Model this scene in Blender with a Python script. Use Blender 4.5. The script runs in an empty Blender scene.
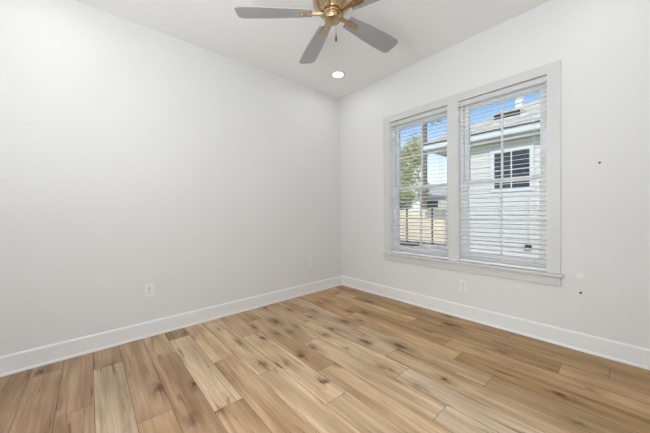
import bpy, bmesh, math, random
from mathutils import Vector, Matrix
random.seed(7)
S = bpy.context.scene
COL = S.collection
PI = math.pi

# ------------------------------------------------------------ camera
CAMX, CAMY, CAMZ = 2.8310, -2.7993, 1.0865
YAW, PITCH, ROLL, FPX = 0.85013, -0.018494, -0.014486, 268.326
F = Vector((-math.sin(YAW)*math.cos(PITCH), math.cos(YAW)*math.cos(PITCH), math.sin(PITCH)))
R0 = Vector((math.cos(YAW), math.sin(YAW), 0)); U0 = R0.cross(F)
R = R0*math.cos(ROLL) + U0*math.sin(ROLL)
U = U0*math.cos(ROLL) - R0*math.sin(ROLL)
cd = bpy.data.cameras.new('camera'); cam = bpy.data.objects.new('camera', cd); COL.objects.link(cam)
M4 = Matrix.Identity(4)
for i in range(3):
    M4[i][0], M4[i][1], M4[i][2] = R[i], U[i], -F[i]
M4.translation = (CAMX, CAMY, CAMZ)
cam.matrix_world = M4
cd.sensor_width = 36; cd.lens = FPX/650*36; cd.clip_start = 0.02; cd.clip_end = 300
S.camera = cam

# ------------------------------------------------------------ view, sky, sun
S.view_settings.view_transform = 'Standard'; S.view_settings.look = 'None'
S.view_settings.gamma = 1; S.view_settings.use_curve_mapping = False
S.view_settings.exposure = 0.24
SKY_STRENGTH = 1.08
SUN_STRENGTH = 2.8
LAMP_WATTS = .95
DOOR_FILL_WATTS = 38.0
UP_FILL_WATTS = 25.0
REAR_FILL_WATTS = 20.0
w = bpy.data.worlds.new('sky'); S.world = w; w.use_nodes = True
nt = w.node_tree; nt.nodes.clear()
out = nt.nodes.new('ShaderNodeOutputWorld'); bg = nt.nodes.new('ShaderNodeBackground')
tc = nt.nodes.new('ShaderNodeTexCoord'); sp = nt.nodes.new('ShaderNodeSeparateXYZ'); rp = nt.nodes.new('ShaderNodeValToRGB')
nt.links.new(tc.outputs['Generated'], sp.inputs[0]); nt.links.new(sp.outputs['Z'], rp.inputs[0])
cr = rp.color_ramp
cr.elements[0].position = 0.0; cr.elements[0].color = (.80, .88, .95, 1)
cr.elements[1].position = 1.0; cr.elements[1].color = (.10, .25, .62, 1)
for p_, c_ in ((.10, (.86, .93, .98, 1)), (.20, (.58, .76, .98, 1)), (.29, (.30, .53, .94, 1)), (.36, (.17, .39, .88, 1))):
    e_ = cr.elements.new(p_); e_.color = c_
nt.links.new(rp.outputs[0], bg.inputs[0]); bg.inputs[1].default_value = SKY_STRENGTH
nt.links.new(bg.outputs[0], out.inputs[0])
sl = bpy.data.lights.new('sun', 'SUN'); sl.energy = SUN_STRENGTH; sl.angle = 0.01; sl.color = (1, .97, .91)
so = bpy.data.objects.new('sun', sl); COL.objects.link(so)
so.location = (10, -20, 15)
so.rotation_euler = (-Vector((.38, -.75, .54))).to_track_quat('-Z', 'Y').to_euler()
# added fill lamp shining in through an added doorway behind the camera
al = bpy.data.lights.new('door_fill', 'AREA'); al.shape = 'RECTANGLE'; al.size = 1.1; al.size_y = 1.9
al.energy = DOOR_FILL_WATTS; al.color = (.885, .948, 1.0)
ao = bpy.data.objects.new('door_fill', al); COL.objects.link(ao)
ao.location = (2.1, -4.55, 1.2); ao.rotation_euler = (PI/2, 0, 0)

# added fill lamp aimed up at the ceiling, out of view beside the camera
fl_ = bpy.data.lights.new('up_fill', 'AREA'); fl_.shape = 'DISK'; fl_.size = .5
fl_.energy = UP_FILL_WATTS; fl_.color = (.885, .948, 1.0)
fo = bpy.data.objects.new('up_fill', fl_); COL.objects.link(fo)
fo.location = (2.3, -3.3, 1.0); fo.rotation_euler = (PI, 0, 0)
sb = bpy.data.lights.new('rear_fill', 'AREA'); sb.shape = 'DISK'; sb.size = .6  # second added fill lamp, out of view behind the camera
sb.energy = REAR_FILL_WATTS; sb.color = (.885, .948, 1.0)
sbo = bpy.data.objects.new('rear_fill', sb); COL.objects.link(sbo)
sbo.location = (3.0, -3.3, 1.75); sbo.rotation_euler = Vector((1, -.3, .0)).to_track_quat('Z', 'Y').to_euler()

# ------------------------------------------------------------ mesh helpers
class MB:
    def __init__(s): s.bm = bmesh.new()
    def box(s, x0, x1, y0, y1, z0, z1, bev=0):
        t = bmesh.new(); bmesh.ops.create_cube(t, size=1)
        for v in t.verts:
            v.co = Vector(((x0+x1)/2 + v.co.x*(x1-x0), (y0+y1)/2 + v.co.y*(y1-y0), (z0+z1)/2 + v.co.z*(z1-z0)))
        if bev: bmesh.ops.bevel(t, geom=list(t.edges), offset=bev, segments=2, affect='EDGES', profile=.7)
        s.merge(t); return s
    def merge(s, t, mat=None):
        if mat is not None: bmesh.ops.transform(t, matrix=mat, verts=t.verts)
        me = bpy.data.meshes.new('tmp'); t.to_mesh(me); t.free(); s.bm.from_mesh(me); bpy.data.meshes.remove(me); return s
    def prism(s, prof, a, b, axis):
        """closed outline prof, extruded from a to b along axis ('x','y','z')"""
        def P(p, t):
            return {'x': (t, p[0], p[1]), 'y': (p[0], t, p[1]), 'z': (p[0], p[1], t)}[axis]
        A = [s.bm.verts.new(P(p, a)) for p in prof]; B = [s.bm.verts.new(P(p, b)) for p in prof]
        n = len(prof)
        for i in range(n): s.bm.faces.new((A[i], A[(i+1) % n], B[(i+1) % n], B[i]))
        s.bm.faces.new(A[::-1]); s.bm.faces.new(B); return s
    def lathe(s, prof, c, n=40):
        rings = []
        for r, z in prof:
            if r < 1e-6: rings.append([s.bm.verts.new((c[0], c[1], c[2]+z))])
            else: rings.append([s.bm.verts.new((c[0]+r*math.cos(2*PI*k/n), c[1]+r*math.sin(2*PI*k/n), c[2]+z)) for k in range(n)])
        for a, b in zip(rings, rings[1:]):
            for k in range(n):
                k2 = (k+1) % n
                if len(a) == 1 and len(b) == 1: break
                if len(a) == 1: s.bm.faces.new((a[0], b[k], b[k2]))
                elif len(b) == 1: s.bm.faces.new((a[k], b[0], a[k2]))
                else: s.bm.faces.new((a[k], b[k], b[k2], a[k2]))
        return s
    def tube(s, pts, r, n=10):
        rad = r if isinstance(r, (list, tuple)) else [r]*len(pts)
        pts = [Vector(p) for p in pts]; rings = []
        for i, p in enumerate(pts):
            d = (pts[min(i+1, len(pts)-1)] - pts[max(i-1, 0)]).normalized()
            a = d.orthogonal().normalized() if abs(d.z) < .95 else Vector((1, 0, 0))
            a = (a - d*a.dot(d)).normalized(); b = d.cross(a)
            rings.append([s.bm.verts.new(p + (a*math.cos(2*PI*k/n) + b*math.sin(2*PI*k/n))*rad[i]) for k in range(n)])
        for a, b in zip(rings, rings[1:]):
            for k in range(n): s.bm.faces.new((a[k], a[(k+1) % n], b[(k+1) % n], b[k]))
        s.bm.faces.new(rings[0][::-1]); s.bm.faces.new(rings[-1]); return s
    def poly(s, pts):
        s.bm.faces.new([s.bm.verts.new(p) for p in pts]); return s
    def build(s, name, mat, parent=None, smooth=False, world=False):
        bmesh.ops.recalc_face_normals(s.bm, faces=s.bm.faces)
        me = bpy.data.meshes.new(name); s.bm.to_mesh(me); s.bm.free()
        if mat: me.materials.append(mat)
        if smooth:
            for p in me.polygons: p.use_smooth = True
            me.set_sharp_from_angle(angle=math.radians(35))
        o = bpy.data.objects.new(name, me); COL.objects.link(o)
        if parent:
            o.parent = parent
            if world: o.matrix_parent_inverse = Matrix.Translation(parent_loc(parent)).inverted()
        return o
def parent_loc(p):
    v = Vector((0, 0, 0))
    while p: v += p.location + p.matrix_parent_inverse.translation; p = p.parent
    return v
def empty(name, loc):
    o = bpy.data.objects.new(name, None); o.location = loc; o.empty_display_size = .1; COL.objects.link(o); return o
def tag(o, label, cat, group=None, kind=None):
    o['label'] = label; o['category'] = cat
    if group: o['group'] = group
    if kind: o['kind'] = kind
    return o
def struct(o, label=None):
    o['kind'] = 'structure'
    if label: o['label'] = label
    return o

# ------------------------------------------------------------ materials
def mat(name, col, rough=.6, metal=0, spec=.5, bump=0, bscale=200, var=0, vscale=6):
    m = bpy.data.materials.new(name); m.use_nodes = True; n = m.node_tree; b = n.nodes['Principled BSDF']
    b.inputs['Base Color'].default_value = (*col, 1); b.inputs['Roughness'].default_value = rough
    b.inputs['Metallic'].default_value = metal; b.inputs['Specular IOR Level'].default_value = spec
    c = n.nodes.new('ShaderNodeTexCoord')
    if var:
        x = n.nodes.new('ShaderNodeTexNoise'); x.inputs['Scale'].default_value = vscale; x.inputs['Detail'].default_value = 5
        n.links.new(c.outputs['Object'], x.inputs['Vector'])
        r = n.nodes.new('ShaderNodeValToRGB'); r.color_ramp.elements[0].position = .3; r.color_ramp.elements[1].position = .7
        r.color_ramp.elements[0].color = (*[k*(1-var) for k in col], 1); r.color_ramp.elements[1].color = (*[min(1, k*(1+var)) for k in col], 1)
        n.links.new(x.outputs['Fac'], r.inputs[0]); n.links.new(r.outputs[0], b.inputs['Base Color'])
    if bump:
        x = n.nodes.new('ShaderNodeTexNoise'); x.inputs['Scale'].default_value = bscale; x.inputs['Detail'].default_value = 3
        n.links.new(c.outputs['Object'], x.inputs['Vector'])
        k = n.nodes.new('ShaderNodeBump'); k.inputs['Strength'].default_value = bump; k.inputs['Distance'].default_value = .002
        n.links.new(x.outputs['Fac'], k.inputs['Height']); n.links.new(k.outputs[0], b.inputs['Normal'])
    return m
WALL = mat('wall_paint', (.775, .768, .755), .75, bump=.05, bscale=160, spec=.3)
CEIL = mat('ceiling_paint', (.92, .92, .91), .9, bump=.05, bscale=120, spec=.2)
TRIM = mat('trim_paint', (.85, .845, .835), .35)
VINYL = mat('white_vinyl', (.92, .92, .92), .35)
SLAT = mat('blind_slat_white', (.96, .96, .955), .4)
_n = SLAT.node_tree; _b = _n.nodes['Principled BSDF']; _t = _n.nodes.new('ShaderNodeBsdfTranslucent'); _t.inputs[0].default_value = (.95, .95, .93, 1)
_m = _n.nodes.new('ShaderNodeMixShader'); _m.inputs[0].default_value = .08; _o = _n.nodes['Material Output']
_n.links.new(_b.outputs[0], _m.inputs[1]); _n.links.new(_t.outputs[0], _m.inputs[2]); _n.links.new(_m.outputs[0], _o.inputs[0])
CASE_SHADED = mat('casing_shaded', (.655, .65, .635), .4)  # casing paint greyed down; the mullion's dimmer light is in this colour
VALANCE = mat('valance_shaded', (.64, .635, .62), .5)  # white valance painted grey, its shade mixed into the colour
CORD = mat('blind_cord', (.75, .75, .73), .8)
PLATE = mat('outlet_plastic', (.84, .83, .81), .3)
DARK = mat('dark_slot', (.02, .02, .02), .6)
STEEL = mat('dark_screw_steel', (.06, .055, .05), .4, metal=.6)
BRASS = mat('brushed_brass', (.56, .42, .26), .24, metal=1, bump=.04, bscale=90)
BLADE = mat('fan_blade_grey', (.29, .287, .28), .24, spec=.9, bump=.02, bscale=60)
CHAIN = mat('pull_chain_brass', (.55, .42, .28), .35, metal=1)
FOB = mat('pull_fob_dark', (.10, .085, .07), .4)
def glass_mat():
    m = bpy.data.materials.new('window_glass'); m.use_nodes = True; n = m.node_tree; n.nodes.clear()
    o = n.nodes.new('ShaderNodeOutputMaterial'); t = n.nodes.new('ShaderNodeBsdfTransparent'); g = n.nodes.new('ShaderNodeBsdfGlossy')
    fr = n.nodes.new('ShaderNodeFresnel'); fr.inputs['IOR'].default_value = 1.45; mx = n.nodes.new('ShaderNodeMixShader')
    t.inputs[0].default_value = (.96, .98, .97, 1); g.inputs['Roughness'].default_value = .01
    n.links.new(fr.outputs[0], mx.inputs[0]); n.links.new(t.outputs[0], mx.inputs[1]); n.links.new(g.outputs[0], mx.inputs[2]); n.links.new(mx.outputs[0], o.inputs[0])
    return m
GLASS = glass_mat()
bb_ = BLADE.node_tree.nodes['Principled BSDF']; bb_.inputs['Coat Weight'].default_value = 1; bb_.inputs['Coat IOR'].default_value = 1.7; bb_.inputs['Coat Roughness'].default_value = .2
def emit_mat(name, col, s):
    m = bpy.data.materials.new(name); m.use_nodes = True; b = m.node_tree.nodes['Principled BSDF']
    b.inputs['Emission Color'].default_value = (*col, 1); b.inputs['Emission Strength'].default_value = s; b.inputs['Base Color'].default_value = (.9, .9, .9, 1)
    return m
def floor_mat():
    m = bpy.data.materials.new('oak_planks'); m.use_nodes = True; n = m.node_tree; L = n.links.new; b = n.nodes['Principled BSDF']
    N = lambda t: n.nodes.new('ShaderNode'+t)
    tint = N('Attribute'); tint.attribute_name = 'tint'
    off = N('Attribute'); off.attribute_name = 'shift'
    c = N('TexCoord'); add = N('VectorMath'); add.operation = 'ADD'
    L(c.outputs['Object'], add.inputs[0]); L(off.outputs['Vector'], add.inputs[1])
    def noise(scale, sc, det=4, dist=0, rough=.5):
        mp = N('Mapping'); mp.inputs['Scale'].default_value = scale; L(add.outputs[0], mp.inputs['Vector'])
        x = N('TexNoise'); x.inputs['Scale'].default_value = sc; x.inputs['Detail'].default_value = det; x.inputs['Distortion'].default_value = dist; x.inputs['Roughness'].default_value = rough
        L(mp.outputs[0], x.inputs['Vector']); return x.outputs['Fac']
    def ramp(fac, p0, v0, p1, v1):
        r = N('MapRange'); r.inputs['From Min'].default_value = p0; r.inputs['From Max'].default_value = p1
        r.inputs['To Min'].default_value = v0; r.inputs['To Max'].default_value = v1; r.interpolation_type = 'SMOOTHSTEP'
        L(fac, r.inputs['Value']); return r.outputs['Result']
    def mul(a, bb):
        x = N('Math'); x.operation = 'MULTIPLY'; L(a, x.inputs[0])
        if isinstance(bb, float): x.inputs[1].default_value = bb
        else: L(bb, x.inputs[1])
        return x.outputs[0]
    fine = ramp(noise((.9, 45, 1), 3.2, 5, .3, .65), .32, .88, .68, 1.07)          # fine straight grain
    mid = ramp(noise((.6, 20, 1), 2.4, 4, .3, .6), .32, .90, .66, 1.06)            # centimetre streaks
    cath = ramp(noise((.55, 7, 1), 2.0, 3, .7), .30, .80, .62, 1.08)               # broad figure bands
    cloud = ramp(noise((1.2, 3.5, 1), 1.6, 2, .4), .3, .88, .7, 1.08)
    streak = ramp(noise((.9, 15, 1), 2.3, 5, .8, .6), .57, 1.0, .71, .48)        # mineral streaks
    # knots: sparse cells of uneven size, smeared along the plank
    mp = N('Mapping'); mp.inputs['Scale'].default_value = (2.7, 6.2, 1); L(add.outputs[0], mp.inputs['Vector'])
    wn = N('TexNoise'); wn.inputs['Scale'].default_value = 4.5; wn.inputs['Detail'].default_value = 5; wn.inputs['Roughness'].default_value = .65; L(mp.outputs[0], wn.inputs['Vector'])
    va = N('VectorMath'); va.operation = 'MULTIPLY_ADD'; va.inputs[1].default_value = (.55, .55, .0); L(wn.outputs['Color'], va.inputs[0]); L(mp.outputs[0], va.inputs[2])
    vo = N('TexVoronoi'); vo.voronoi_dimensions = '2D'; vo.inputs['Scale'].default_value = 1.0; L(va.outputs[0], vo.inputs['Vector'])
    sepc = N('SeparateColor'); L(vo.outputs['Color'], sepc.inputs[0])
    on = ramp(sepc.outputs[0], .46, 0.0, .52, 1.0)
    strong = ramp(sepc.outputs[1], .2, .45, .9, 1.0)
    on = mul(on, strong)
    sz = N('MapRange'); L(sepc.outputs[2], sz.inputs['Value']); sz.inputs['To Min'].default_value = .8; sz.inputs['To Max'].default_value = 1.9
    dist = mul(vo.outputs['Distance'], sz.outputs['Result'])
    wob = noise((6, 22, 1), 6, 3)                                              # breaks the knot up
    core = mul(mul(ramp(dist, .05, 1.0, .20, 0.0), on), ramp(wob, .32, .5, .50, 1.0))
    halo = mul(mul(ramp(dist, .05, 1.0, .60, 0.0), on), ramp(noise((.9, 26, 1), 2.5, 4), .35, .3, .62, 1.25))
    tot = mul(mul(mul(mul(fine, mid), cath), cloud), streak)
    hal = N('Math'); hal.operation = 'MULTIPLY_ADD'; L(halo, hal.inputs[0]); hal.inputs[1].default_value = -.42; hal.inputs[2].default_value = 1.0
    tot = mul(tot, hal.outputs[0])
    def power(a, e):
        x = N('Math'); x.operation = 'POWER'; L(a, x.inputs[0]); x.inputs[1].default_value = e; return x.outputs[0]
    comb = N('CombineXYZ'); L(tot, comb.inputs[0]); L(power(tot, 1.22), comb.inputs[1]); L(power(tot, 1.5), comb.inputs[2])
    vm = N('VectorMath'); vm.operation = 'MULTIPLY'; L(tint.outputs['Color'], vm.inputs[0]); L(comb.outputs[0], vm.inputs[1])
    mx = N('Mix'); mx.data_type = 'RGBA'; L(mul(core, .95), mx.inputs['Factor']); L(vm.outputs[0], mx.inputs['A']); mx.inputs['B'].default_value = (.065, .036, .019, 1)
    L(mx.outputs['Result'], b.inputs['Base Color'])
    L(ramp(fine, .80, .42, 1.12, .32), b.inputs['Roughness']); b.inputs['Specular IOR Level'].default_value = .28
    bp = N('Bump'); bp.inputs['Strength'].default_value = .12; bp.inputs['Distance'].default_value = .001; L(tot, bp.inputs['Height']); L(bp.outputs[0], b.inputs['Normal'])
    return m
OAK = floor_mat()

# ============================================================ ROOM SHELL
H = 2.743; XR = 3.25; YB = -3.52; WT = .15
# window openings (x0,x1) and heights
W1 = (.869, 1.590); W2 = (1.684, 2.386); ZS = .565; ZH = 2.163
m = MB()
m.box(-WT, W1[0], 0, WT, -.25, H+.1); m.box(W1[1], W2[0], 0, WT, -.25, H+.1); m.box(W2[1], XR+WT, 0, WT, -.25, H+.1)
for a, b in (W1, W2):
    m.box(a, b, 0, WT, -.25, ZS-.02); m.box(a, b, 0, WT, ZH, H+.1)
struct(m.build('wall_right', WALL), 'white wall with the pair of windows')
struct(MB().box(-WT, 0, YB-WT, 0, -.25, H+.1).build('wall_left', WALL), 'blank white wall left of the corner')
DX0, DX1, DH = 1.65, 2.55, 2.06
m = MB(); m.box(0, DX0, YB-WT, YB, -.25, H+.1); m.box(DX1, XR+WT, YB-WT, YB, -.25, H+.1); m.box(DX0, DX1, YB-WT, YB, DH, H+.1)
struct(m.build('wall_back', WALL), 'white wall behind the camera with a doorway added for the fill lamp')
struct(MB().box(XR, XR+WT, YB, 0, -.25, H+.1).build('wall_side', WALL), 'white wall to the right of the camera')
struct(MB().box(0, XR, YB, 0, H, H+.1).build('ceiling', CEIL), 'flat white ceiling')
# unseen stub behind the doorway, added to enclose the fill lamp
m = MB(); m.box(DX0-.6, DX0-.5, YB-WT-1.2, YB-WT, -.02, 2.6); m.box(DX1+.5, DX1+.6, YB-WT-1.2, YB-WT, -.02, 2.6)
m.box(DX0-.6, DX1+.6, YB-WT-1.3, YB-WT-1.2, -.02, 2.6); m.box(DX0-.6, DX1+.6, YB-WT-1.3, YB-WT, 2.5, 2.6)
struct(m.build('wall_stub', WALL), 'added white walls around the fill lamp beyond the doorway')
m = MB()
m.box(DX0-.085, DX0, YB, YB+.018, 0, DH+.085); m.box(DX1, DX1+.085, YB, YB+.018, 0, DH+.085); m.box(DX0, DX1, YB, YB+.018, DH, DH+.085)
struct(m.build('trim_1', TRIM), 'white casing of the added doorway behind the camera')

# floor: one mesh, each plank with its own tint and grain shift
SEAM0, PW, PL = -2.148, .1635, 1.10
LIGHT, MID, DARKP, GREY, TAN, GOLD, RUST = (.80, .585, .385), (.65, .435, .26), (.52, .335, .19), (.76, .585, .42), (.74, .52, .325), (.54, .36, .19), (.60, .395, .25)
PHASE = {-7: .95, -6: .186, -5: .80, -4: .359, -3: .05, -2: .475, -1: .235, 0: .842, 1: .10, 2: .605, 3: .334, 4: 1.062, 5: .727,
         6: .525, 7: .045, 8: .89, 9: .744, 10: .32, 11: .545, 12: 1.05, 13: .4}
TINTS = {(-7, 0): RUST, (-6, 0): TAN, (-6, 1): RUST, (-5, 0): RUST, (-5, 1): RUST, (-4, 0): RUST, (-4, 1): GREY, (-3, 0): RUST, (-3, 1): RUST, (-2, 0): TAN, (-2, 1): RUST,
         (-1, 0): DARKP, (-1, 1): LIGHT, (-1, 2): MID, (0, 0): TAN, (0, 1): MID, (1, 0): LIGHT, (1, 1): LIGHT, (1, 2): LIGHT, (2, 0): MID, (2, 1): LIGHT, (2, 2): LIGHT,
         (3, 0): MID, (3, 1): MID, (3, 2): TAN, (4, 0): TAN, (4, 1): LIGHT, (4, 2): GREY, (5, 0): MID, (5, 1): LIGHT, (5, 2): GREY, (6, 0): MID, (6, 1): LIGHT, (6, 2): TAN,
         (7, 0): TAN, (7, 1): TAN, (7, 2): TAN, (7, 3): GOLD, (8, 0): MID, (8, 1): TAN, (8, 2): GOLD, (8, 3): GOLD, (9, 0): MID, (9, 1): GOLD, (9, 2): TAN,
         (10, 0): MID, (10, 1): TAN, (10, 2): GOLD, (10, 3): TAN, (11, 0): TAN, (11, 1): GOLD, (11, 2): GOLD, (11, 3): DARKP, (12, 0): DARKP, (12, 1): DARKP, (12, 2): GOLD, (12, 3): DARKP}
bm = bmesh.new(); info = []
GAP = .0011
for row in range(-10, 15):
    y0 = SEAM0 + PW*row; y1 = y0 + PW
    y0c, y1c = max(y0+GAP, YB-1.3), min(y1-GAP, 0)
    if y1c <= y0c: continue
    xs = [PHASE.get(row, random.uniform(0, PL)) + PL*k for k in range(-1, 4)]
    edges = [0.0] + [x for x in xs if .02 < x < XR-.02] + [XR]
    for k in range(len(edges)-1):
        a, b_ = edges[k]+GAP*(k > 0), edges[k+1]-GAP
        vs = [bm.verts.new(p) for p in ((a, y0c, 0), (b_, y0c, 0), (b_, y1c, 0), (a, y1c, 0))]
        bm.faces.new(vs)
        base = TINTS.get((row, k), random.choice((MID, TAN, MID, LIGHT)))
        j = random.uniform(.94, 1.06)
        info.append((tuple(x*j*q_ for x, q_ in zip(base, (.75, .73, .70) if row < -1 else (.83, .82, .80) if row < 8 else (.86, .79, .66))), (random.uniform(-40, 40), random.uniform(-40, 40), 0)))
me = bpy.data.meshes.new('floor'); bm.to_mesh(me); bm.free(); me.materials.append(OAK)
ca = me.attributes.new('tint', 'FLOAT_COLOR', 'FACE'); va = me.attributes.new('shift', 'FLOAT_VECTOR', 'FACE')
for i, (c_, s_) in enumerate(info): ca.data[i].color = (*c_, 1); va.data[i].vector = s_
fl = bpy.data.objects.new('floor', me); COL.objects.link(fl); struct(fl, 'oak plank floor running along the window wall')
SUBM = mat('plank_joint', (.10, .062, .035), .9)
struct(MB().box(0, XR, YB-1.3, 0, -.25, -.0015).build('floor_base', SUBM), 'subfloor under the planks')

# baseboards with shoe moulding
BH = .1324
def baseboard(name, axis, fixed, sgn, a, b):
    t = .018
    pr = [(0, 0), (0, BH), (.010, BH), (t-.004, BH-.003), (t, BH-.009), (t, .018), (t+.006, .016), (t+.010, .010), (t+.011, 0)]
    pr = [(fixed + sgn*p, z) for p, z in pr]
    return struct(MB().prism(pr, a, b, axis).build(name, TRIM))
baseboard('baseboard_left', 'y', 0, 1, YB, 0)
baseboard('baseboard_right', 'x', 0, -1, 0, XR)
baseboard('baseboard_side', 'y', XR, -1, YB, 0)
baseboard('baseboard_back', 'x', YB, 1, 0, DX0-.085)

# window casing, stool and apron
CY = -.018; CW = .083
def trimbox(n, x0, x1, y0, y1, z0, z1, lab): return struct(MB().box(x0, x1, y0, y1, z0, z1, .0015).build('trim_%d' % n, CASE_SHADED), lab)
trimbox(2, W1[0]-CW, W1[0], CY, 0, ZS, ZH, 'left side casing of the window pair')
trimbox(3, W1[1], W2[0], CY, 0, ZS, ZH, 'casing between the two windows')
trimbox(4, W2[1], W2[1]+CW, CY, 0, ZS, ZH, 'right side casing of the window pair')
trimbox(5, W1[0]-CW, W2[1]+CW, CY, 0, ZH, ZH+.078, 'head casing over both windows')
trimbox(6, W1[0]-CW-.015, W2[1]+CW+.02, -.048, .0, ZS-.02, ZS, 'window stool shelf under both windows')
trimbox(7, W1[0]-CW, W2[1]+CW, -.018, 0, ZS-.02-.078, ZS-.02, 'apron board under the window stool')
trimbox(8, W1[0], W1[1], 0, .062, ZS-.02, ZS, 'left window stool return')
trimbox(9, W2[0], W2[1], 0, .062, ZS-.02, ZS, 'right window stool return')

# ---- double-hung windows
def window(n, x0, x1):
    root = empty('window_%d' % n, ((x0+x1)/2, .1, ZS)); struct(root, 'white double-hung window, %s of the pair' % ('left' if n == 1 else 'right'))
    f = MB(); y0, y1 = .062, .148; fw = .026
    f.box(x0, x0+fw, y0, y1, ZS, ZH); f.box(x1-fw, x1, y0, y1, ZS, ZH); f.box(x0+fw, x1-fw, y0, y1, ZS, ZS+.03); f.box(x0+fw, x1-fw, y0, y1, ZH-.03, ZH)
    f.build('frame', VINYL, root, world=True)
    for xa, xb in ((x0, x0+.004), (x1-.004, x1)): MB().box(xa, xb, -.010, .062, ZS, ZH).build('jamb_liner', VINYL, root, world=True)
    def sash(name, ya, yb, za, zb, bot, top):
        sx0, sx1 = x0+fw, x1-fw; st = .040
        s = MB(); s.box(sx0, sx0+st, ya, yb, za, zb, .002); s.box(sx1-st, sx1, ya, yb, za, zb, .002)
        s.box(sx0+st, sx1-st, ya, yb, za, za+bot, .002); s.box(sx0+st, sx1-st, ya, yb, zb-top, zb, .002)
        so_ = s.build(name, VINYL, root, world=True)
        gy = (ya+yb)/2
        g = MB().box(sx0+st, sx1-st, gy-.002, gy+.002, za+bot, zb-top); g.build('pane', GLASS, so_, world=True)
        mz = (za+bot+zb-top)/2; mxx = (x0+x1)/2
        mm = MB(); mm.box(mxx-.008, mxx+.008, gy-.009, gy+.009, za+bot, zb-top); mm.box(sx0+st, sx1-st, gy-.0085, gy+.0085, mz-.008, mz+.008)
        mm.build('muntin', VINYL, so_, world=True)
    sash('lower_sash', .070, .102, ZS+.03, 1.372, .055, .040)
    sash('upper_sash', .106, .138, 1.335, ZH-.03, .040, .040)
    return root
window(1, *W1); window(2, *W2)

# ============================================================ BLINDS
def blind(x0, x1, label):
    a, b = x0+.0055, x1-.0055
    root = empty('window_blind', ((a+b)/2, .035, ZH)); tag(root, label, 'blind', 'white venetian blinds')
    MB().box(a, b, .012, .056, ZH-.036, ZH-.002, .002).build('headrail', SLAT, root, world=True)
    MB().prism([(.002, ZH-.046), (.002, ZH-.006), (.006, ZH-.003), (.010, ZH-.003), (.010, ZH-.050), (.005, ZH-.050)], a-.001, b+.001, 'x').build('valance', VALANCE, root, world=True)
    zt, zb = ZH-.076, ZS+.054; n = 37; tilt = math.radians(10)
    s = MB()
    for i in range(n):
        z = zt + (zb-zt)*i/(n-1)
        pr = []
        for side in (1, -1):
            for t in (range(-3, 4) if side == 1 else range(3, -4, -1)):
                u = t/3*.0235; h = .0011*side + .0014*(1-(t/3)**2)
                pr.append((.035 + u*math.cos(tilt) - h*math.sin(tilt), z + u*math.sin(tilt) + h*math.cos(tilt)))
        s.prism(pr, a, b, 'x')
    s.build('slats', SLAT, root, smooth=True, world=True)
    MB().box(a, b, .011, .059, ZS+.003, ZS+.024, .004).build('bottom_rail', SLAT, root, world=True)
    for u in (.13, .87):
        x = a + (b-a)*u
        for y in (.0085, .0615):
            MB().box(x-.0012, x+.0012, y-.0008, y+.0008, ZS+.025, ZH-.05).build('ladder_cord', CORD, root, world=True)
    return root
blind(*W1, 'white two-inch slat blind in the left window beside the corner')
blind(*W2, 'white two-inch slat blind in the right window facing the house wall')

# ============================================================ CEILING FAN
FX, FY, FZ = 1.500, -1.539, 2.42
fan = empty('ceiling_fan', (FX, FY, H)); tag(fan, 'brushed brass ceiling fan with grey blades hanging in the room centre', 'ceiling fan')
c0 = (0, 0, FZ-H)
MB().lathe([(0, .322), (.075, .322), (.078, .300), (.066, .262), (.030, .252), (0, .252)], c0).build('canopy', BRASS, fan, smooth=True)
MB().lathe([(0, .26), (.014, .26), (.014, .13), (0, .13)], c0, 20).build('downrod', BRASS, fan, smooth=True)
MB().lathe([(0, .150), (.05, .150), (.080, .142), (.118, .125), (.128, .115), (.131, .085), (.127, .055), (.118, .045), (.100, .022), (.086, .008), (.080, -.002), (0, -.002)], c0, 56).build('motor_housing', BRASS, fan, smooth=True)
MB().lathe([(0, .000), (.062, .000), (.066, -.006), (.064, -.014), (.057, -.017), (.057, -.026), (.0545, -.027), (.0545, -.029), (.057, -.030), (.057, -.042), (.053, -.050), (.042, -.054), (.018, -.056), (0, -.056)], c0, 48).build('switch_housing', BRASS, fan, smooth=True)
A0 = math.radians(86.5)
BL = None
for k in range(5):
    ang = A0 + k*2*PI/5
    rz = Matrix.Rotation(ang, 4, 'Z'); pitch = Matrix.Rotation(math.radians(-12), 4, 'X')
    # blade outline (r along x)
    r0, r1 = .135, .640
    ol = []
    def hw(r):
        t = (r-r0)/(r1-r0)
        return .047 + .026*math.sin(min(1, t*1.15)*PI/2)
    rs = [r0 + (r1-.035-r0)*i/10 for i in range(11)]
    up = [(r, hw(r)) for r in rs]
    h1 = hw(r1-.035)
    up += [(r1-.035+.035*math.sin(q), h1-.035+.035*math.cos(q)) for q in [PI/8, PI/4, 3*PI/8, PI/2]]
    dn = [(r, -h) for r, h in reversed(up)]
    bme = MB(); bme.prism(up+dn, -.003, .003, 'z')
    bmesh.ops.transform(bme.bm, matrix=Matrix.Translation(c0) @ rz @ pitch, verts=bme.bm.verts)
    b = bme.build('blade', BLADE, fan)
    ar = MB()
    ar.prism([(.06, .018), (.10, .013), (.135, .015), (.15, .020), (.222, .020), (.228, .015), (.228, -.015), (.222, -.020), (.15, -.020), (.135, -.015), (.10, -.013), (.06, -.018)], -.010, -.0035, 'z')
    ar.box(.07, .14, -.013, .013, -.012, .004, .002)
    for px, py in ((.17, .009), (.17, -.009), (.205, 0)): ar.lathe([(0, -.0125), (.004, -.012), (.0045, -.010), (0, -.010)], (px, py, 0), 10)
    bmesh.ops.transform(ar.bm, matrix=Matrix.Translation(c0) @ rz @ pitch, verts=ar.bm.verts)
    ar.build('blade_arm', BRASS, b)
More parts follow.
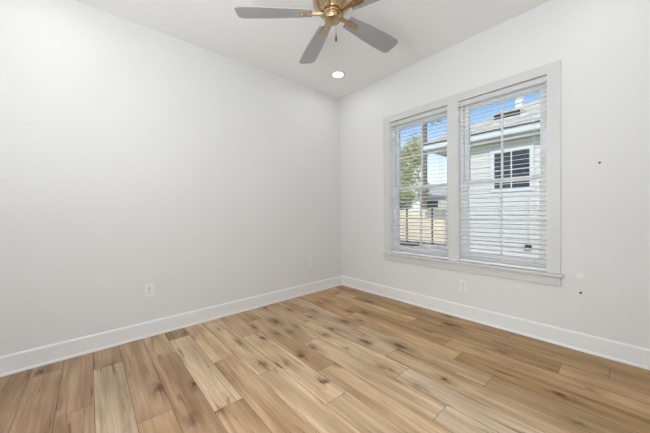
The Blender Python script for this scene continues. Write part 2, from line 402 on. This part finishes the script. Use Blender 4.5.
# pull chain on the side facing the camera
cx, cy = .058*math.cos(math.radians(-20)), .058*math.sin(math.radians(-20))
ch = MB(); z = -.040
while z > -.176: ch.lathe([(0, .002), (.0016, .0012), (.002, 0), (.0016, -.0012), (0, -.002)], (cx, cy, c0[2]+z), 6); z -= .0036
ch.tube([(cx, cy, c0[2]-.035), (cx, cy, c0[2]-.180)], .0008, 6)
pc = ch.build('pull_chain', CHAIN, fan)
MB().lathe([(0, 0), (.003, -.001), (.0045, -.008), (.0075, -.030), (.0078, -.038), (.005, -.045), (0, -.047)], (cx, cy, c0[2]-.176), 14).build('fob', FOB, pc, smooth=True)

# ============================================================ RECESSED LIGHTS
LED = emit_mat('led_diffuser', (1, .97, .92), 6.0)
def downlight(x, y, label):
    root = empty('recessed_light', (x, y, H)); tag(root, label, 'ceiling light', 'recessed ceiling lights')
    MB().lathe([(.062, -.0005), (.088, -.0005), (.089, -.004), (.080, -.009), (.066, -.010), (.062, -.006)], (0, 0, 0), 40).build('trim_ring', TRIM, root, smooth=True)
    MB().lathe([(0, -.0075), (.058, -.0072), (.0655, -.0058), (.0655, -.001), (0, -.001)], (0, 0, 0), 40).build('diffuser', LED, root, smooth=True)
    l = bpy.data.lights.new('downlight', 'AREA'); l.shape = 'DISK'; l.size = .13; l.energy = LAMP_WATTS; l.color = (.95, .975, 1.0)
    lo = bpy.data.objects.new('downlight', l); COL.objects.link(lo); lo.parent = root; lo.location = (0, 0, -.012)
downlight(.49, -.502, 'lit round recessed ceiling light near the corner beyond the fan')
downlight(2.76, -.502, 'lit round recessed ceiling light over the right end of the window wall')
downlight(.49, -3.0, 'lit round recessed ceiling light over the near end of the blank left wall')
downlight(2.76, -3.0, 'lit round recessed ceiling light over the camera position')

# ============================================================ OUTLETS, SCREWS
def outlet(pos, along, label, kind):
    """along: unit vector of the plate's width; plate faces the room"""
    root = empty('wall_outlet', pos); tag(root, label, 'outlet', 'white wall outlets')
    nrm = Vector((1, 0, 0)) if abs(along[1]) > .5 else Vector((0, -1, 0))
    al_ = Vector(along); Mx = Matrix.Identity(4)
    for i in range(3): Mx[i][0], Mx[i][1], Mx[i][2] = al_[i], Vector((0, 0, 1))[i], nrm[i]
    def put(mb, name, mt, par, sm=False):
        bmesh.ops.transform(mb.bm, matrix=Mx, verts=mb.bm.verts); return mb.build(name, mt, par, smooth=sm)
    put(MB().box(-.036, .036, -.058, .058, 0, .006, .0025), 'cover_plate', PLATE, root)
    if kind == 'duplex':
        for s in (1, -1):
            m_ = MB().box(-.017, .017, s*.020-.0145, s*.020+.0145, .005, .0085, .003)
            r_ = put(m_, 'receptacle', PLATE, root)
            q = MB(); q.box(-.0075, -.0050, s*.020-.003, s*.020+.007, .0075, .0088); q.box(.0050, .0075, s*.020-.002, s*.020+.006, .0075, .0088)
            q.lathe([(0, .0088), (.0028, .0088), (.0028, .0075), (0, .0075)], (0, s*.020-.008, 0), 12)
            put(q, 'slot', DARK, r_)
        put(MB().lathe([(0, .0072), (.003, .0068), (.0032, .005), (0, .005)], (0, 0, 0), 12), 'screw', STEEL, root)
    else:
        put(MB().box(-.017, .017, -.034, .034, .005, .0080, .002), 'insert', PLATE, root)
        for s in (1, -1): put(MB().lathe([(0, .0072), (.003, .0068), (.0032, .005), (0, .005)], (0, s*.045, 0), 12), 'screw', PLATE, root)
outlet((0, -2.412, .411), (0, 1, 0), 'white duplex outlet on the left wall, nearest the camera', 'duplex')
outlet((0, -.600, .415), (0, 1, 0), 'white duplex outlet on the left wall close to the room corner', 'duplex')
outlet((1.730, 0, .318), (1, 0, 0), 'white duplex outlet on the window wall below the windows', 'duplex')
def wallscrew(x, z, r, mt, name, label, cat):
    mb = MB().lathe([(0, .004), (r*.6, .0038), (r, .002), (r, 0), (0, 0)], (0, 0, 0), 16)
    bmesh.ops.transform(mb.bm, matrix=Matrix.Rotation(PI/2, 4, 'X'), verts=mb.bm.verts)
    o = mb.build(name, mt, smooth=True); o.location = (x, 0, z); tag(o, label, cat)
wallscrew(2.583, .439, .0085, STEEL, 'wall_screw', 'small dark screw low on the wall right of the windows', 'screw')
wallscrew(2.682, 1.413, .0075, STEEL, 'wall_screw', 'small dark screw high on the wall right of the windows', 'screw')
mb = MB().box(-.022, .022, -.006, 0, -.017, .017, .003); mb.box(-.010, .010, -.0075, -.004, -.008, .006, .001)
o = mb.build('cable_plate', PLATE); o.location = (2.583, 0, .570); tag(o, 'tiny white cover plate right of the sill end', 'cover plate')

# ============================================================ OUTDOORS
GZ = -.25
GRASS = mat('ground_cover', (.56, .53, .43), .95, var=.35, vscale=3)
struct(MB().box(-40, 40, WT, 60, GZ-.2, GZ).build('ground', GRASS), 'ground between the houses')
DARK_GROUND = mat('dark_ground', (.035, .03, .025), .95, var=.4, vscale=20)  # very dark strip of ground in front of the fence
struct(MB().box(-6, -2.45, 6.2, 7.1, GZ, GZ+.05).build('ground_strip', DARK_GROUND), 'dark ground strip along the fence')
HW = mat('house_siding_white', (.66, .622, .545), .6, var=.03, vscale=1)
HTRIM = mat('house_trim_white', (.70, .69, .65), .5)
TANP = mat('house_strip_tan', (.42, .39, .27), .6)
SOFF = mat('house_soffit', (.62, .60, .46), .7)
SHING = mat('roof_shingles', (.62, .56, .46), .95, var=.28, vscale=7)
DGLASS = mat('dark_window_glass', (.03, .035, .04), .08)
house = empty('neighbour_house', (4, 4.8, GZ)); tag(house, 'white sided neighbour house with hip roof seen through the right window', 'house')
HX0, HX1, HY0, HY1, EZ = -.50, 8.5, 4.8, 11.6, 2.80
m = MB(); lap = .15; pr = []; z = GZ
nl = int((EZ-GZ)/lap)+1
prof = [(HY0+.1, GZ)]
for i in range(nl):
    za, zb = GZ+lap*i, min(GZ+lap*(i+1), EZ)
    prof += [(HY0-.016, za), (HY0-.002, zb)]
prof += [(HY0+.1, EZ)]
m.prism(prof, HX0, HX1, 'x'); m.box(HX0, HX0+.1, HY0+.1, HY1, GZ, EZ); m.box(HX1-.1, HX1, HY0+.1, HY1, GZ, EZ); m.box(HX0+.1, HX1-.1, HY1-.1, HY1, GZ, EZ)
m.build('siding', HW, house, world=True)
MB().box(HX0-.02, HX0+.09, HY0-.03, HY0+.08, GZ, EZ-.16).build('corner_board', HTRIM, house, world=True)
ox0, ox1, oy0, oy1 = -1.085, HX1+.5, 4.4, HY1+.4
MB().box(ox0+.03, ox1-.03, oy0+.03, oy1-.03, EZ, EZ+.02).build('soffit', SOFF, house, world=True)
fz = 2.925
m = MB(); m.box(ox0, ox1, oy0, oy0+.03, EZ-.02, fz); m.box(ox0, ox1, oy1-.03, oy1, EZ-.02, fz); m.box(ox0, ox0+.03, oy0+.03, oy1-.03, EZ-.02, fz); m.box(ox1-.03, ox1, oy0+.03, oy1-.03, EZ-.02, fz)
m.build('fascia', HTRIM, house, world=True)
MB().box(HX0-.02, HX1, HY0-.035, HY0-.016, EZ-.14, EZ-.05).build('tan_strip', TANP, house, world=True)  # plain tan strip across the top of the siding
MB().box(HX0-.02, HX1, HY0-.05, HY0-.016, EZ-.05, EZ).build('crown_moulding', HTRIM, house, world=True)
DRIP = mat('drip_edge_dark', (.05, .045, .04), .6)
m = MB(); e = .03; m.box(ox0-e, ox1+e, oy0-e, oy0+.02, fz-.004, fz+.024); m.box(ox0-e, ox0+.02, oy0+.02, oy1, fz, fz+.022)
m.build('drip_edge', DRIP, house, world=True)
# hip roof with shingle courses
sl_ = .51; half = (oy1-oy0)/2+e; rz_ = fz+.022
x0, x1, y0, y1 = ox0-e, ox1+e, oy0-e, oy1+e
m = MB(); nc = 26
def ring(t, dz=0): return [(x0+t, y0+t, rz_+sl_*t+dz), (x1-t, y0+t, rz_+sl_*t+dz), (x1-t, y1-t, rz_+sl_*t+dz), (x0+t, y1-t, rz_+sl_*t+dz)]
for i in range(nc):
    t0, t1 = half*i/nc, half*(i+1)/nc - (1e-3 if i == nc-1 else 0)
    a, b = ring(t0, .022), ring(t1, .004); c_ = ring(t0, 0.0)
    for k in range(4):
        k2 = (k+1) % 4
        m.poly([a[k], a[k2], b[k2], b[k]]); m.poly([c_[k], c_[k2], a[k2], a[k]])
m.poly(ring(0)[::-1])
m.build('roof', SHING, house, world=True)
# slant-back roof vent and square flue
vx, vy = .74, 5.42; vz = rz_+sl_*(vy-y0)
m = MB(); m.prism([(vy-.16, vz-.06), (vy-.16, vz+.055), (vy-.20, vz+.055), (vy-.20, vz+.085), (vy+.20, vz+.130), (vy+.20, vz+.06)], vx-.30, vx+.30, 'x')
m.build('roof_vent', SHING, house, world=True)
MB().box(vx-.28, vx+.28, vy-.175, vy-.155, vz-.06, vz+.055).build('vent_opening', DARK, house, world=True)
m = MB(); m.box(.70, .86, 6.18, 6.34, 3.6, 4.75); m.box(.67, .89, 6.15, 6.37, 4.75, 4.80)
m.build('chimney_flue', HTRIM, house, world=True)
# window of the house
def hwin(xa, xb, za, zb):
    t = .085
    m = MB(); m.box(xa-t, xa, HY0-.045, HY0-.01, za-t, zb+t); m.box(xb, xb+t, HY0-.045, HY0-.01, za-t, zb+t)
    m.box(xa, xb, HY0-.045, HY0-.01, zb, zb+t); m.box(xa-.02, xb+.02, HY0-.055, HY0-.01, za-t, za)
    wn_ = m.build('window', HTRIM, house, world=True)
    MB().box(xa, xb, HY0-.022, HY0-.016, za, zb).build('pane', DGLASS, wn_, world=True)
    q = MB(); q.box((xa+xb)/2-.012, (xa+xb)/2+.012, HY0-.034, HY0-.022, za, zb); q.box(xa, xb, HY0-.033, HY0-.022, (za+zb)/2-.012, (za+zb)/2+.012)
    q.build('muntin', HTRIM, wn_, world=True)
hwin(.60, 1.31, 1.585, 2.46)
ub = MB().box(1.235, 1.345, HY0-.09, HY0-.014, .15, .26, .006).build('utility_box', DARK, house, world=True)
MB().tube([(1.295, HY0-.03, .25), (1.295, HY0-.03, 1.35)], .009, 8).build('conduit', HW, ub, world=True)

# fence
FB = mat('fence_boards', (.97, .73, .48), .85, var=.14, vscale=5)
FP = mat('fence_posts_dark', (.045, .04, .035), .6)
fence = empty('board_fence', (-3.2, 7.2, GZ)); tag(fence, 'pale horizontal board fence with dark posts behind the side yard', 'fence')
posts = [-6.1, -5.0, -3.90+.55, -2.24, -1.66, -.62]
posts = [-6.65, -5.55, -4.45, -3.34, -2.24, -1.2]
for px in posts: MB().box(px-.03, px+.03, 7.17, 7.23, GZ, 1.16).build('post', FP, fence, world=True)
for a, b in zip(posts, posts[1:]):
    m = MB(); z = GZ+.06
    while z < 1.0: m.box(a+.03, b-.03, 7.19+random.uniform(-.004, .004), 7.215, z, z+.135); z += .145
    m.build('panel', FB, fence, world=True)

# trees
LEAF = [mat('leaf_yellow_green', (.56, .55, .25), .7, var=.3, vscale=4), mat('leaf_green', (.33, .38, .14), .7, var=.35, vscale=4)]
BARK = mat('bark_brown', (.20, .15, .11), .95, var=.35, vscale=8)
def leaves(cx, cy, cz, rx, ry, rz, n, size, rnd, clumps=14):
    bm = bmesh.new()
    cl = []
    for _ in range(clumps):
        while True:
            v = Vector((rnd.uniform(-1, 1), rnd.uniform(-1, 1), rnd.uniform(-1, 1)))
            if v.length < 1: break
        cl.append(v*.8)
    for i in range(n):
        c = rnd.choice(cl); d = Vector((rnd.gauss(0, 1), rnd.gauss(0, 1), rnd.gauss(0, 1))).normalized()*rnd.random()**.5*.42
        p = c + d; p = Vector((cx+p.x*rx, cy+p.y*ry, cz+p.z*rz))
        a = Vector((rnd.gauss(0, 1), rnd.gauss(0, 1), rnd.gauss(0, .6))).normalized(); b = a.orthogonal().normalized()
        b = Matrix.Rotation(rnd.uniform(0, 6.28), 3, a) @ b
        s = size*rnd.uniform(.6, 1.3); nn = a.cross(b)*.12*s
        vs = [bm.verts.new(p+q) for q in (-a*s, -b*s*.42+nn, a*s, b*s*.42+nn)]
        bm.faces.new(vs)
    m_ = MB(); m_.bm.free(); m_.bm = bm
    return m_
def tree(name, x, y, trunk_pts, radii, crown, lmat, label, group='trees beyond the fence', sd=1):
    rnd = random.Random(sd)
    root = empty(name, (x, y, GZ)); tag(root, label, 'tree', group)
    t = MB().tube([(x+a, y+b, GZ+c) for a, b, c in trunk_pts], radii, 12)
    for k in range(6):
        cc = rnd.choice(crown); p0 = Vector((x+trunk_pts[-2][0], y+trunk_pts[-2][1], GZ+trunk_pts[-2][2]))
        p1 = Vector((x+cc[0]+rnd.uniform(-.4, .4)*cc[3], y+cc[1]+rnd.uniform(-.4, .4)*cc[3], GZ+cc[2]+rnd.uniform(-.3, .3)*cc[4]))
        t.tube([p0, p0.lerp(p1, .5)+Vector((0, 0, .15)), p1], [radii[-1]*.8, radii[-1]*.5, radii[-1]*.2], 7)
    t.build('trunk', BARK, root, smooth=True, world=True)
    for i, (a, b, c, r, h, n, s) in enumerate(crown):
        leaves(x+a, y+b, GZ+c, r, r, h, n, s, rnd).build('foliage', lmat, root, world=True)
    return root
tree('leafy_tree', -6.9, 12.0, [(0, 0, 0), (.1, 0, 1.5), (.05, 0, 3.0), (0, 0, 4.5)], [.16, .13, .10, .05],
     [(0, 0, 4.5, 1.8, 2.1, 3900, .11), (-.6, .2, 2.4, 1.5, 1.2, 2200, .10), (.7, .0, 2.6, 1.2, 1.3, 1800, .10)], LEAF[0], 'bushy yellow-green tree beyond the fence at the left window edge', sd=3)
tree('tall_tree', -4.2, 10.2, [(0, 0, 0), (.02, 0, 3), (.06, 0, 6), (.10, 0, 8.2)], [.16, .145, .12, .07],
     [(.55, 0, 5.8, .6, .35, 170, .07), (.3, 0, 8.6, 1.2, .8, 800, .10)], LEAF[1], 'tall tree with a straight brown trunk rising past the eave corner', sd=5)
tree('hedge_tree', -6.4, 23.0, [(0, 0, 0), (0, 0, 1.2), (0, 0, 2.2)], [.15, .12, .06],
     [(0, 0, 2.2, 2.1, 1.3, 2600, .14), (2.6, .5, 2.3, 1.8, 1.3, 2000, .14)], LEAF[1], 'dark green bushy tree behind the pale distant house', sd=9)
tree('hedge_tree', -10.6, 17.0, [(0, 0, 0), (0, 0, 1.2), (0, 0, 2.4)], [.15, .12, .06],
     [(0, 0, 2.3, 2.3, 1.5, 2600, .14)], LEAF[1], 'dark green bushy tree behind the yellow-green tree', sd=11)
# distant house
dh = empty('distant_house', (-4.8, 16, GZ)); tag(dh, 'low pale house beyond the fence at the left window', 'house')
MB().box(-7.2, -1.6, 15.5, 18.5, GZ, 2.05).build('wall', HW, dh, world=True)
m = MB(); m.prism([(15.1, 2.05), (18.9, 2.05), (17.0, 2.75)], -7.6, -1.2, 'x'); m.build('roof', SHING, dh, world=True)
for xa in (-3.55, -6.4):
    wn_ = MB().box(xa-.45, xa+.45, 15.46, 15.5, 1.2, 1.82).build('window', HTRIM, dh, world=True)
    MB().box(xa-.38, xa+.38, 15.44, 15.46, 1.27, 1.75).build('pane', DGLASS, wn_, world=True)
